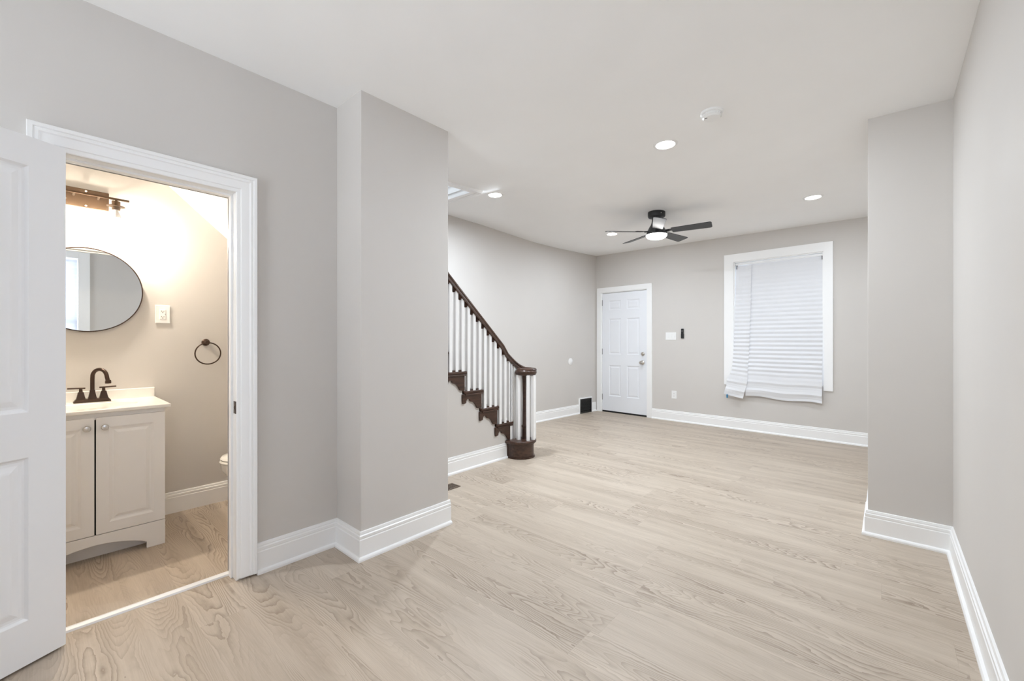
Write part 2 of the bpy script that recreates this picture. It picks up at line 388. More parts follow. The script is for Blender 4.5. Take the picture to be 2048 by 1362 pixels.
# bathroom shell
w = MB(); w.box(XS, XB, -1.2, 1.72, 0, 2.62)
struct('wall_bathroom_back', w, 'wall', 'bathroom wall behind the vanity and mirror', 'wall')
w = MB(); w.box(XB, XL-.12, -1.2, -1.1, 0, 2.62)
struct('wall_bathroom_side', w, 'wall', 'bathroom wall hidden left of the vanity', 'wall')
w = MB(); w.box(XB, XU, 1.62, 1.72, 0, 1.46)
struct('wall_bathroom_toilet', w, 'wall', 'low bathroom wall behind the toilet', 'wall')
sl = lambda y: 2.334-.877*(y-.619)
w = MB(); w.prism([(-1.1, 2.57), (.35, 2.57), (1.72, sl(1.72)), (1.72, sl(1.72)+.07), (.35, 2.62), (-1.1, 2.62)], XB, XL-.12, 'x')
struct('ceiling_bathroom', w, 'ceil', 'bathroom ceiling sloping down under the stairs', 'ceiling')
# stairwell above the ceiling
w = MB()
w.box(XS-.12, XS, .18, 2.89, 2.9, 4.3); w.box(XU, XU+.12, .18, 2.89, 3.0, 4.3); w.box(XS, XU, .18, .3, 3.0, 4.3); w.box(XS, XU, 2.77, 2.89, 3.0, 4.3)
struct('wall_stairwell', w, 'trim', 'white walls of the stairwell above the ceiling opening', 'wall')
w = MB(); w.box(XS-.12, XU+.12, .18, 2.89, 4.3, 4.4)
struct('ceiling_stairwell', w, 'ceil', 'upper ceiling over the stairwell', 'ceiling')

# ------------------------------------------------------------------ baseboards
BB = [(0, 0), (.030, 0), (.0295, .010), (.026, .017), (.016, .022), (.016, .112), (.0125, .117), (.0145, .121), (.0145, .134), (.009, .139), (.0105, .143), (.008, .155), (0, .157)]
def baseboard(name, path, label, side=1, prof=BB, **k):
    mb = MB(); mb.moulding(path, prof, lambda a, b, h: (a, b, h), side=side)
    return struct(name, mb, 'trim', label, 'baseboard', **k)
baseboard('baseboard_left', [(XL, .771), (XL, 1.21), (-2.2, 1.21), (-2.2, 1.852)], 'white baseboard wrapping the wall stub beside the bathroom doorway')
BBs = BB
baseboard('baseboard_stairs', [(XU, 1.84), (XU, 3.285)], 'white baseboard under the staircase')
baseboard('baseboard_stair_side', [(XS, 3.6), (XS, 4.99), (-3.886, 6.085)], 'white baseboard between the staircase and the black wall grille')
baseboard('baseboard_corner', [(-3.853, 6.43), (-3.838, 6.563)], 'short white baseboard between the grille and the front door casing')
a = fw(.012); b = fw(3.1)
baseboard('baseboard_far', [a[:2], b[:2]], 'long white baseboard under the shaded window')
baseboard('baseboard_right', [(XR, -2.6), (XR, 3.495), (-.085, 3.495), (-.085, 4.12), (XR, 4.12), (XR, 6.36)], 'white baseboard along the right wall and its wall stub', side=-1)
baseboard('baseboard_bathroom', [(XB, .53), (XB, 1.62)], 'white baseboard in the bathroom beside the vanity', prof=[(0, 0), (.016, 0), (.016, .108), (.0125, .113), (.0145, .117), (.0145, .128), (.009, .133), (.0105, .137), (.008, .146), (0, .148)])

# ------------------------------------------------------------------ bathroom doorway: casing, jamb, threshold, leaf
CAS = [(0, 0), (0, .010), (.004, .013), (.022, .014), (.026, .018), (.070, .019), (.075, .024), (.086, .024), (.090, .022), (.094, .027), (.110, .028), (.113, .024), (.113, 0)]
CAS = [(a*.815, h) for a, h in CAS]
t1 = thing('trim_1', 'white moulded casing framing the bathroom doorway', 'door casing', (XL, .36, 0), kind='structure')
mb = MB(); mb.moulding([(DY0+.012, .012), (DY0+.012, DH-.014), (DY1, DH-.014), (DY1, .012)], CAS, lambda y, z, h: (XL+h, y, z), side=-1)
obj('casing', mb, 'trim', t1)
mb = MB(); mb.box(XL-.135, XL+.004, DY0-.005, DY0+.012, 0, DH); mb.box(XL-.135, XL+.004, DY1, DY1+.012, 0, DH); mb.box(XL-.135, XL+.004, DY0, DY1, DH-.014, DH)
mb.box(XL-.082, XL-.045, DY0+.012, DY0+.022, 0, DH-.014); mb.box(XL-.082, XL-.045, DY1-.010, DY1, 0, DH-.014); mb.box(XL-.082, XL-.045, DY0+.012, DY1-.010, DH-.024, DH-.014)
obj('jamb', mb, 'trim', t1, bevel=.0015)
mb = MB(); mb.moulding([(DY0+.012, 0), (DY0+.012, DH-.014), (DY1, DH-.014), (DY1, 0)], CAS, lambda y, z, h: (XL-.12-h, y, z), side=-1)
obj('inner_casing', mb, 'trim', t1)
mb = MB(); mb.box(XL-.026, XL+.0075, DY1-.0025, DY1+.001, .852, .915); mb.lathe([(.009, 0), (.009, .003)], (XL-.013, DY1-.004, .8825), 'y', 16)
obj('strike_plate', mb, 'bronze', t1, bevel=.001)['label'] = 'dark bronze strike plate'
mb = MB(); mb.prism([(XL-.125, 0), (XL-.085, 0), (XL-.087, .009), (XL-.105, .013), (XL-.123, .009)], DY0+.012, DY1, 'y')
struct('trim_2', mb, 'trim', 'thin white threshold strip across the bathroom doorway floor', 'threshold')

RING = [(.008, .009), (.014, .011), (.024, .010), (.044, .003), (.050, .002)]
d1 = thing('door_1', 'white panelled bathroom door standing open at the left edge', 'door', (-2.452, .083, .012), math.atan2(-.895, .446), kind='structure')
mb = MB(); LW = .575
pan = [(.109, LW-.109, .166, .774), (.109, LW-.109, .944, 1.867)]
mb.slab(LW, 1.977, .035, pan, RING)
mb.v = [(x, y-.0175, z) for x, y, z in mb.v]
lf = obj('leaf', mb, 'door', d1, bevel=.001)
for sy, nm in ((1, 1), (-1, -1)):
    mb = MB(); y0 = 0 if sy > 0 else -.035
    mb.lathe([(.033, 0), (.033, .006*sy), (.012, .010*sy), (.011, .030*sy), (.024, .042*sy), (.027, .056*sy), (.018, .066*sy), (.0, .068*sy)], (LW-.06, y0, .90), 'y', 24)
    obj('knob', mb, 'bronze', d1, smooth=40)
for z in (.22, 1.0, 1.76):
    mb = MB(); mb.lathe([(.0055, z-.045), (.0055, z+.045)], (-.004, -.038, 0), 'z', 12); mb.box(-.0008, .0008, -.034, -.004, z-.045, z+.045)
    obj('hinge', mb, 'hinge', d1)

# ------------------------------------------------------------------ front door
def local_thing(name, label, cat, u, z=0, off=0, **k):
    o = thing(name, label, cat, fw(u, off, z), FA, local=True, **k); return o
t3 = local_thing('trim_3', 'flat white casing around the front door', 'door casing', 0, kind='structure')
mb = MB(); mb.box(-1.008, D2a-.004, -.02, 0, 0, D2h+.004); mb.box(D2b+.004, .012, -.02, 0, 0, D2h+.004); mb.box(-1.008, .012, -.02, 0, D2h+.004, 2.152)
obj('casing', mb, 'trim', t3, bevel=.002)
mb = MB(); mb.box(D2a-.004, D2a+.008, -.004, .14, 0, D2h); mb.box(D2b-.008, D2b+.004, -.004, .14, 0, D2h); mb.box(D2a, D2b, -.004, .14, D2h-.008, D2h+.004)
mb.box(D2a+.008, D2a+.020, .062, .10, 0, D2h-.008); mb.box(D2b-.020, D2b-.008, .062, .10, 0, D2h-.008); mb.box(D2a+.008, D2b-.008, .062, .10, D2h-.02, D2h-.008)
obj('jamb', mb, 'trim', t3)
mb = MB(); mb.box(D2a+.008, D2b-.008, .012, .14, 0, .016)
obj('sill', mb, 'rubber', t3)
d2 = local_thing('door_2', 'white six panel front door with satin knob and deadbolt', 'door', D2a+.011, .026, kind='structure')
DW = D2b-D2a-.022
cA, cB, cC, cD = .125, .365, .475, .715
cB, cC = DW/2-.055, DW/2+.055; cA, cD = .13, DW-.13
rows = [(.255, .785), (.975, 1.585), (1.735, 1.895)]
RING2 = [(.008, .006), (.014, .008), (.028, .0065), (.040, .002)]
mb = MB(); mb.slab(DW, D2h-.026-.012, .044, [(a, b, c, d) for a, b in ((cA, cB), (cC, cD)) for c, d in rows], RING2)
mb.v = [(x, y+.036, z) for x, y, z in mb.v]
obj('leaf', mb, 'frontdoor', d2, bevel=.001)
mb = MB(); mb.box(.003, DW-.003, .02, .054, -.012, -.0005); obj('door_sweep', mb, 'rubber', d2)
kx = DW-.072
mb = MB(); mb.lathe([(.031, .014), (.031, .006), (.026, .002), (.018, .000), (.016, -.006), (0, -.007)], (kx, 0, .992), 'y', 24); mb.box(kx-.004, kx+.004, -.022, -.005, .976, 1.008)
obj('deadbolt', mb, 'nickel', d2, smooth=35)['label'] = 'satin metal deadbolt'
mb = MB(); mb.lathe([(.033, .014), (.033, .006), (.022, .001), (.012, -.004), (.012, -.025), (.024, -.036), (.029, -.050), (.024, -.062), (.010, -.067), (0, -.067)], (kx-.004, 0, .852), 'y', 24)
obj('knob', mb, 'nickel', d2, smooth=35)
for z in (.232, 1.02, 1.867):
    mb = MB(); mb.lathe([(.006, z-.05), (.006, z+.05)], (-.004, .006, 0), 'z', 12); mb.box(-.010, .002, .004, .012, z-.05, z+.05)
    obj('hinge', mb, 'hinge', d2)

# ------------------------------------------------------------------ front window and its paper shade
wn = local_thing('window_1', 'white cased window on the far wall behind the paper shade', 'window', 0, kind='structure')
mb = MB(); mb.box(1.090, W1a, -.022, 0, .615, 2.325); mb.box(W1b, 2.326, -.022, 0, .615, 2.435); mb.box(1.090, W1b, -.022, 0, W1z1, 2.435)
obj('casing', mb, 'trim', wn, bevel=.002)
mb = MB(); mb.box(W1a-.002, W1a+.012, -.004, .15, W1z0, W1z1); mb.box(W1b-.012, W1b+.002, -.004, .15, W1z0, W1z1); mb.box(W1a, W1b, -.004, .15, W1z1-.012, W1z1+.002); mb.box(W1a, W1b, -.004, .15, W1z0-.002, W1z0+.015)
obj('window_jamb', mb, 'trim', wn)
mb = MB()
for za, zb, yy in ((W1z0+.015, 1.50, .085), (1.46, W1z1-.012, .115)):
    x0, x1 = W1a+.012, W1b-.012
    mb.box(x0, x0+.045, yy, yy+.03, za, zb); mb.box(x1-.045, x1, yy, yy+.03, za, zb); mb.box(x0+.045, x1-.045, yy, yy+.03, za, za+.045); mb.box(x0+.045, x1-.045, yy, yy+.03, zb-.045, zb)
obj('sash', mb, 'trim', wn)
mb = MB(); mb.box(W1a+.05, W1b-.05, .098, .101, W1z0+.05, 1.46); mb.box(W1a+.05, W1b-.05, .128, .131, 1.50, W1z1-.05)
obj('pane', mb, 'glass', wn)

shd = local_thing('paper_blind', 'white pleated paper shade hanging crooked over the far window', 'window shade', 1.72, 2.29)
UO = 1.72
def shade_strip(edges, pitch, zoff, seam=None, nu=10, seed=1):
    """edges(z) -> (u_left, u_right, depth into the room); pleats are zig-zag folds across"""
    r = random.Random(seed); mb = MB(); rows_ = []
    z = 0.0; k = 0
    top, bot = edges['top'], edges['bot']
    n = int((top-bot)/(pitch/2)); zs = [top-(top-bot)*i/n for i in range(n+1)]
    vs = []
    for i, z in enumerate(zs):
        f = (top-z)/(top-bot)
        amp = .0008+.0050*min(1, max(0, (f-.12)/.5))
        if f > .82: amp *= .30+.1*math.sin(i*1.7)
        ul, ur, dep = edges['fn'](z)
        for j in range(nu+1):
            s_ = j/nu; u = ul+(ur-ul)*s_
            zz = z+edges['dz'](s_, f)
            wob = .002*math.sin(7*s_+f*9)+edges['bend'](s_, f)+.011*max(0, (f-.80)/.20)*math.sin((f-.80)*88+1.2*s_)
            vs.append((u-UO, -(dep+wob+amp*(1 if i % 2 else -1)), zz-2.29))
    fs = [(i*(nu+1)+j, i*(nu+1)+j+1, (i+1)*(nu+1)+j+1, (i+1)*(nu+1)+j) for i in range(n) for j in range(nu)]
    k = len(vs); th = .0012
    vs2 = [(x, y+th, z) for x, y, z in vs]
    mb.add(vs+vs2, fs+[tuple(i+k for i in reversed(f)) for f in fs])
    m = nu+1; last = n*m
    rim = [(j, j+1, k+j+1, k+j) for j in range(nu)]+[(last+j, last+j+1, k+last+j+1, k+last+j) for j in range(nu)]
    rim += [(i*m, (i+1)*m, k+(i+1)*m, k+i*m) for i in range(n)]+[(i*m+nu, (i+1)*m+nu, k+(i+1)*m+nu, k+i*m+nu) for i in range(n)]
    mb.add(vs+vs2, rim)
    return mb
def dep_main(z):
    f = (2.275-z)/(2.275-.46)
    return -.030+.085*f
main = {'top': 2.275, 'bot': .478, 'fn': lambda z: (1.395-.04*max(0, (1.0-z)), 2.222, dep_main(z)),
        'dz': lambda s, f: -.016*f**6*(s*1.6-.3)+.012*f**8*math.sin(9*s), 'bend': lambda s, f: .012*f**5*math.sin(6*s+1)}
mb = shade_strip(main, .056, 0, nu=14)
obj('shade_panel', mb, 'paper', shd)
def side_edges(z):
    kx_ = [(2.262, 1.240, 1.43), (1.6, 1.232, 1.425), (1.1, 1.218, 1.415), (.82, 1.205, 1.40), (.68, 1.145, 1.40), (.57, 1.135, 1.375), (.46, 1.105, 1.345)]
    l, r = kx_[0][1:]
    for a, b in zip(kx_, kx_[1:]):
        if z <= a[0]:
            t = min(1, (a[0]-z)/(a[0]-b[0])); l = a[1]+(b[1]-a[1])*t; r = a[2]+(b[2]-a[2])*t
    return l, r, dep_main(z)+.012+.03*max(0, (.9-z)/.45)
side = {'top': 2.262, 'bot': .468, 'fn': side_edges, 'dz': lambda s, f: -.045*max(0, (f-.6)/.4)*s+.02*max(0, (f-.6)/.4), 'bend': lambda s, f: .012*f**4*math.sin(5*s)}
mb = shade_strip(side, .056, 0, nu=5, seed=3)
obj('side_strip', mb, 'paper', shd)
mb = MB(); mb.box(W1a+.014-UO, W1b-.014-UO, .008, .045, 2.278-2.29, 2.304-2.29)
obj('head_rail', mb, 'white', shd, bevel=.003)
mb = MB(); mb.box(1.150-UO, 1.166-UO, -.118, -.094, .440-2.29, .487-2.29)
o = obj('clip', mb, 'blue', shd, bevel=.002); o['label'] = 'small blue plastic clip'
for u, z in ((2.214, 2.255), (1.246, 2.245)):
    mb = MB(); mb.box(u-UO-.004, u-UO+.004, .012, .034, z-2.29-.022, z-2.29+.035); obj('bracket', mb, 'black', shd)

# window beside the camera, seen in the bathroom mirror
w2 = thing('window_2', 'white cased window in the right wall near the camera, glimpsed in the mirror', 'window', (XR, -.11, WZ0), kind='structure')
mb = MB(); mb.box(XR-.022, XR, WY0-.105, WY0, WZ0-.1, WZ1+.105); mb.box(XR-.022, XR, WY1, WY1+.105, WZ0-.1, WZ1+.105); mb.box(XR-.022, XR, WY0, WY1, WZ1, WZ1+.105); mb.box(XR-.022, XR, WY0, WY1, WZ0-.1, WZ0)
obj('casing', mb, 'trim', w2, bevel=.002)
mb = MB()
for za, zb, xx in ((WZ0, 1.50, .06), (1.46, WZ1, .09)):
    mb.box(XR+xx, XR+xx+.03, WY0, WY0+.045, za, zb); mb.box(XR+xx, XR+xx+.03, WY1-.045, WY1, za, zb); mb.box(XR+xx, XR+xx+.03, WY0+.045, WY1-.045, za, za+.045); mb.box(XR+xx, XR+xx+.03, WY0+.045, WY1-.045, zb-.045, zb)
obj('sash', mb, 'trim', w2)
mb = MB(); mb.box(XR+.073, XR+.076, WY0+.045, WY1-.045, WZ0+.045, 1.455); mb.box(XR+.103, XR+.106, WY0+.045, WY1-.045, 1.505, WZ1-.045)
obj('pane', mb, 'glass', w2)
mb = MB(); n_ = 60; zz = [WZ1-.02-(WZ1-.04-WZ0)*i/n_ for i in range(n_+1)]
zig = [(XR+.030+(.006 if i % 2 else 0), z) for i, z in enumerate(zz)]
mb.prism(zig+[(x+.0012, z) for x, z in reversed(zig)], WY0+.012, WY1-.012, 'y')
sh2 = obj('paper_blind', mb, 'blind'); tag(sh2, 'white pleated paper shade reflected in the bathroom mirror', 'window shade')
w3 = thing('added_fill_window', 'added unseen white framed window behind the camera for fill light', 'window', (-1.1, -2.62, .6), kind='structure')  # unseen window, put in so fill light can enter from behind
mb = MB(); mb.box(-1.9, -1.84, -2.7, -2.64, .6, 2.4); mb.box(-.36, -.3, -2.7, -2.64, .6, 2.4); mb.box(-1.84, -.36, -2.7, -2.64, .6, .66); mb.box(-1.84, -.36, -2.7, -2.64, 2.34, 2.4); mb.box(-1.84, -.36, -2.7, -2.64, 1.47, 1.53)
obj('sash', mb, 'trim', w3)
mb = MB(); mb.box(-1.84, -.36, -2.672, -2.668, .66, 1.47); mb.box(-1.84, -.36, -2.672, -2.668, 1.53, 2.34)
obj('pane', mb, 'glass', w3)

# ------------------------------------------------------------------ stairwell casing on the ceiling
mb = MB()
ST = [(0, 0), (0, .016), (.012, .02), (.07, .02), (.078, .026), (.098, .026), (.115, .034), (.122, .034), (.128, 0)]
ST = [(a*.68, h*.8) for a, h in ST]
mb.moulding([(XU+.0, 1.85), (XU+.0, 2.77), (XS, 2.77)], ST, lambda x, y, h: (x, y, ceil_z(x, y)-h), side=1)
for k, (za, zb, d) in enumerate(((.0, .05, .012), (.075, .10, .016), (.115, .125, .010), (.17, .20, .016), (.215, .225, .010))):
    z0 = 2.70+za; mb.box(XS+.002, XU, 2.77-d, 2.771, z0, 2.70+zb); mb.box(XU-d, XU+.001, .32, 2.77-d, z0, 2.70+zb)
struct('trim_4', mb, 'trim', 'white moulded trim around the stairwell opening in the ceiling', 'trim')

# ------------------------------------------------------------------ staircase
RISE, RUN, Y1, Z1 = .189, .2215, 3.378, .374          # first bracketed tread: nosing y and top z
NT = 9
st = thing('staircase', 'dark stained staircase with white balusters and curled handrail', 'staircase', (-3.1, 3.45, 0))
xa, xb = XS+.005, -2.962
def rounded(x, r, n=8): return x
# starting step with a round end
cxs, cys, R0 = -2.928, 3.440, .147
def bull(r, back, z0, z1, mb):
    pts = [(xa, cys+r)]+[(cxs+r*math.cos(a), cys+r*math.sin(a)) for a in [PI/2-PI*i/24 for i in range(25)]]+[(XU-.002, cys-r), (XU-.002, back), (xa, back)]
    mb.prism(pts, z0, z1, 'z')
bk = cys-R0-.004
mb = MB(); bull(R0, bk, .012, .150, mb)
sstep = obj('starting_step', mb, 'stairwood', st, smooth=35)
mb = MB(); bull(R0+.012, bk, 0, .010, mb); bull(R0+.009, bk, .010, .016, mb); obj('base_moulding', mb, 'stairwood', sstep, smooth=35)
mb = MB(); bull(R0+.010, bk, .142, .152, mb); obj('cove_moulding', mb, 'stairwood', sstep, smooth=35)
mb = MB(); bull(R0+.026, bk, .152, .184, mb); obj('tread', mb, 'stairwood', st, smooth=35, bevel=.010, seg=3)
BR = [(0, 0), (0, .150), (.016, .152), (.046, .152), (.058, .148), (.066, .134), (.080, .112), (.100, .092), (.122, .080), (.140, .078), (.150, .070), (.156, .056), (.168, .047), (.182, .046), (.194, .054), (.200, .068), (.203, .084), (.212, .088), (.240, .092), (.243, .080), (.246, .060), (.246, 0)]
for k in range(NT):
    yn = Y1-RUN*k; zt = Z1+RISE*k; yr = yn-.026         # riser face
    zb = zt-RISE
    mb = MB(); mb.box(xa, XU+.012, yr-.018, yr, zb, zt-.030); obj('riser', mb, 'trim' if k > 90 else 'stairwood', st)
    mb = MB(); mb.box(xa, xb, yr-RUN-.004 if k < NT-1 else yr-RUN, yn, zt-.030, zt)
    tr = obj('tread', mb, 'stairwood', st, bevel=.012, seg=3)
    mb = MB(); mb.box(xa, XU+.030, yr-.004, yr+.012, zt-.044, zt-.029); mb.box(XU, XU+.030, yr-RUN+.004, yr-.002, zt-.044, zt-.029)
    obj('cove_moulding', mb, 'stairwood', tr, bevel=.005)
    if yr > 1.9:
        mb = MB(); mb.prism([(yr-s_, zt-.030-d) for s_, d in BR], XU+.001, XU+.019, 'x')
        obj('scroll_bracket', mb, 'stairwood', st, bevel=.002)
# handrail slope
def rail_top(y): return 1.846-.8905*(y-2.477)
# balusters: three to a tread
XBAL = -2.990+.006; BW = .0165
for k in range(NT):
    yn = Y1-RUN*k; zt = Z1+RISE*k
    for j in range(3):
        y = yn-.052-j*RUN/3
        if y < 1.87: continue
        if y > 3.34: continue
        top = rail_top(y)-.058
        mb = MB(); mb.box(XBAL-BW, XBAL+BW, y-BW, y+BW, zt-.003, top); obj('baluster', mb, 'trim', st, bevel=.0015)
        # dark fillet blocks: one under the rail, one on the tread, uphill of the baluster
        if j >= 0:
            ya, yb = y-BW-.034, y-BW
            mb = MB(); mb.prism([(yb, rail_top(yb)-.060), (ya, rail_top(ya)-.060), (ya, rail_top(ya)-.072), (ya+.012, rail_top(ya)-.100), (yb-.010, rail_top(yb)-.088), (yb, rail_top(yb)-.082)], XBAL-.013, XBAL+.013, 'x')
            obj('rail_fillet', mb, 'stairwood', st)
            if y-BW-.030 > yn-RUN-.02:
                mb = MB(); mb.box(XBAL-.013, XBAL+.013, y-BW-.030, y-BW, zt-.002, zt+.012); obj('tread_fillet', mb, 'stairwood', st)
NX, NY = -2.880, 3.478                                # centre of the volute
RP = [(-.030, -.022), (-.032, -.006), (-.026, .006), (-.032, .014), (-.030, .026), (-.018, .036), (0, .039), (.018, .036), (.030, .026), (.032, .014), (.026, .006), (.032, -.006), (.030, -.022)]
zc = .036
path = [(XBAL, y, rail_top(y)-.040) for y in (1.80, 2.2, 2.6, 2.9, 3.10, 3.20)]
ease = [(XBAL, 3.27, 1.074), (XBAL+.001, 3.33, 1.026), (XBAL+.002, 3.39, .983), (XBAL+.005, 3.44, .952), (XBAL+.010, 3.49, .928), (XBAL+.020, 3.535, .912)]
curl = []
for i in range(15):
    a = math.radians(150-i*20); r = .098-.0022*i
    curl.append((NX+r*math.cos(a), NY+r*math.sin(a), .905-.004*min(1, i/4)))
mb = MB(); mb.sweep(path+ease+curl, RP)
obj('handrail', mb, 'stairwood', st, smooth=40)
mb = MB(); mb.lathe([(.0, .862), (.100, .862), (.109, .868), (.106, .876), (.114, .884), (.118, .896), (.113, .910), (.100, .920), (.060, .926), (.0, .928)], (NX, NY, 0), 'z', 40)
obj('volute_cap', mb, 'stairwood', st, smooth=40)
mb = MB(); mb.lathe([(.024, .18), (.024, .30), (.029, .31), (.029, .325), (.021, .335), (.019, .60), (.021, .80), (.026, .865)], (NX-.012, NY-.010, 0), 'z', 20)
obj('newel_post', mb, 'stairwood', st, smooth=40)
for rel in (-58, 14, 58, 102, 150, -155, -105):
    a = math.radians(-50.4+rel); r = .092
    q = Matrix.Rotation(a, 3, 'Z'); c = Vector((NX+r*math.cos(a), NY+r*math.sin(a), 0)); b = MB(); b.box(-BW, BW, -BW, BW, .182, .866)
    b.v = [tuple(q @ Vector(v)+c) for v in b.v]
    obj('baluster', b, 'trim', st, bevel=.0015)
for y in (3.345, 3.405):
    b = MB(); b.box(XBAL-BW, XBAL+BW, y-BW, y+BW, .182, rail_top(3.27)-.058-(y-3.27)*.78); obj('baluster', b, 'trim', st, bevel=.0015)
# plastered wall under the stairs, its top stepping below treads and risers
pts = [(1.84, 0), (3.286, 0), (3.286, Z1-RISE)]
for k in range(NT):
    yr = Y1-RUN*k-.026-.018; zt = Z1+RISE*k-.030
    if yr < 1.84: break
    pts += [(yr, Z1+RISE*(k-1)-(.030 if k else 0)), (yr, zt)]
pts += [(1.84, zt)]
mb = MB(); mb.prism(pts, XU-.06, XU, 'x')
struct('wall_under_stairs', mb, 'wall', 'greige wall below the stair brackets', 'wall')
mb = MB(); mb.prism([(.31, sl(.31)+.10), (1.72, sl(1.72)+.10), (1.84, sl(1.72)+.10), (1.84, HW), (.31, HW)], XU, XU+.06, 'x')
struct('wall_stair_enclosure', mb, 'wall', 'wall enclosing the upper flight above the bathroom', 'wall')

# ------------------------------------------------------------------ ceiling fan
FCX, FCY = -1.938, 4.652; FCZ = ceil_z(FCX, FCY)
fan = thing('ceiling_fan', 'black five blade ceiling fan with glowing round light', 'ceiling fan', (FCX, FCY, FCZ))
P = lambda prof: [(r, FCZ+h) for r, h in prof]
mb = MB(); mb.lathe(P([(.0, .002), (.093, .002), (.094, -.010), (.094, -.045), (.088, -.056), (.060, -.064), (.0, -.064)]), (FCX, FCY, 0), 'z', 40); obj('canopy', mb, 'black', fan, smooth=35)
mb = MB(); mb.lathe(P([(.052, -.060), (.050, -.085), (.052, -.110), (.062, -.140), (.080, -.170), (.095, -.200), (.104, -.225), (.106, -.238), (.0, -.238)]), (FCX, FCY, 0), 'z', 40); obj('motor_housing', mb, 'blade', fan, smooth=35)
mb = MB(); mb.lathe(P([(.106, -.236), (.119, -.240), (.121, -.252), (.117, -.256), (.0, -.256)]), (FCX, FCY, 0), 'z', 40); obj('light_ring', mb, 'blade', fan, smooth=35)
mb = MB(); mb.lathe(P([(.114, -.254), (.112, -.268), (.100, -.284), (.075, -.296), (.040, -.303), (.0, -.305)]), (FCX, FCY, 0), 'z', 40); obj('light_dome', mb, 'fanlens', fan, smooth=60)['label'] = 'glowing white light dome'
lo = area('fan_lamp', (0, 0, -.312), (0, 0, 0), .2, .2, P_FAN, C_POT, 'DISK', parent=fan)
mb = MB(); mb.lathe([(.005, 0), (.005, .004)], (FCX+.075, FCY-.058, FCZ-.030), 'x', 10); obj('canopy_screw', mb, 'nickel', fan)
for i in range(5):
    a = math.radians(8+72*i); pitch = math.radians(-13)
    mb = MB(); n = 14; prof = []
    L0, L1, hw0, hw1 = .165, .575, .054, .066
    outline = [(L0, -hw0), (L1-.02, -hw1), (L1-.005, -hw1+.006), (L1, -hw1+.02), (L1-.006, hw1-.02), (L1-.012, hw1-.006), (L1-.03, hw1), (L0, hw0)]
    mb.prism(outline, -.003, .003, 'z')
    rot = Matrix.Rotation(a, 4, 'Z') @ Matrix.Translation((0, 0, -.222)) @ Matrix.Rotation(pitch, 4, 'X')
    mb.v = [tuple(rot @ Vector(v)+Vector((FCX, FCY, FCZ))) for v in mb.v]
    bl = obj('blade', mb, 'blade', fan, bevel=.0015)
    mb = MB(); mb.prism([(.085, -.016), (.17, -.022), (.225, -.032), (.235, -.02), (.235, .02), (.225, .032), (.17, .022), (.085, .016)], .003, .008, 'z')
    mb.box(.08, .14, -.014, .014, -.006, .004)
    mb.v = [tuple(rot @ Vector(v)+Vector((FCX, FCY, FCZ))) for v in mb.v]
    obj('blade_iron', mb, 'black', bl)

# ------------------------------------------------------------------ recessed lights, smoke detector
def pot(x, y, power, label):
    z = ceil_z(x, y)
    t = thing('recessed_light', label, 'ceiling light', (x, y, z), group='recessed ceiling lights')
    mb = MB(); mb.lathe([(.064, z-.003), (.067, z-.008), (.084, z-.004), (.088, z+.004), (.064, z+.004)], (x, y, 0), 'z', 40, cap=False); obj('trim_ring', mb, 'white', t, smooth=40)
    mb = MB(); mb.lathe([(.0, z-.006), (.055, z-.006), (.0645, z-.004), (.0645, z+.003), (0, z+.003)], (x, y, 0), 'z', 40, cap=False); obj('lens', mb, 'lens', t, smooth=40)
    area('recessed_lamp', (0, 0, -.012), (0, 0, 0), .12, .12, power, C_POT, 'DISK', parent=t)
    return t
pot(-1.196, 3.028, 21.5, 'largest recessed ceiling light, nearest the smoke detector')
pot(-2.93, 3.055, 19, 'recessed ceiling light beside the stairwell trim')
pot(-.541, 5.125, 8, 'recessed ceiling light above the shaded window')
pot(-2.80, 5.225, 9, 'recessed ceiling light half behind the fan blade')
sx_, sy_ = -.803, 2.765; sz = ceil_z(sx_, sy_)
t = thing('smoke_detector', 'round white smoke detector on the ceiling', 'smoke detector', (sx_, sy_, sz))
mb = MB(); mb.lathe([(0, sz+.002), (.064, sz+.002), (.064, sz-.012), (.060, sz-.016), (0, sz-.016)], (sx_, sy_, 0), 'z', 40); obj('base', mb, 'white', t, smooth=35)
mb = MB(); mb.lathe([(.054, sz-.015), (.054, sz-.030), (.046, sz-.040), (.020, sz-.043), (0, sz-.043)], (sx_, sy_, 0), 'z', 40)
for i in range(20):
    a = 2*PI*i/20; q = Matrix.Rotation(a, 3, 'Z'); b = MB(); b.box(.051, .057, -.0025, .0025, sz-.032, sz-.016); mb.add([tuple(q @ Vector(v)+Vector((sx_, sy_, 0))) for v in b.v], b.f)
obj('cover', mb, 'white', t, smooth=35)
mb = MB(); mb.box(sx_-.032, sx_-.018, sy_-.030, sy_-.026, sz-.0425, sz-.036); obj('test_slot', mb, 'slot', t)

# ------------------------------------------------------------------ plates and devices on the far wall
def plate(t, w, h, mat='white'):
    mb = MB(); mb.box(-w/2, w/2, -.006, 0, -h/2, h/2); return obj('cover_plate', mb, mat, t, bevel=.003)
t = local_thing('light_switch', 'white three gang light switch plate right of the front door', 'light switch', .315, 1.302)
plate(t, .165, .118)
for i, x in enumerate((-.046, 0, .046)):
    mb = MB(); mb.box(x-.0165, x+.0165, -.0075, -.005, -.033, .033); sw = obj('rocker', mb, 'white', t, bevel=.001)
    mb = MB(); mb.prism([(-.0075, -.031), (-.0125, -.031) if i == 2 else (-.010, -.031), (-.0075, .031)], x-.0145, x+.0145, 'x'); obj('rocker_paddle', mb, 'white', sw)
t = local_thing('fan_remote', 'slim black remote in a wall cradle right of the switches', 'remote control', .497, 1.340)
mb = MB(); mb.box(-.021, .021, -.022, 0, -.072, -.005); obj('cradle', mb, 'black', t, bevel=.004)
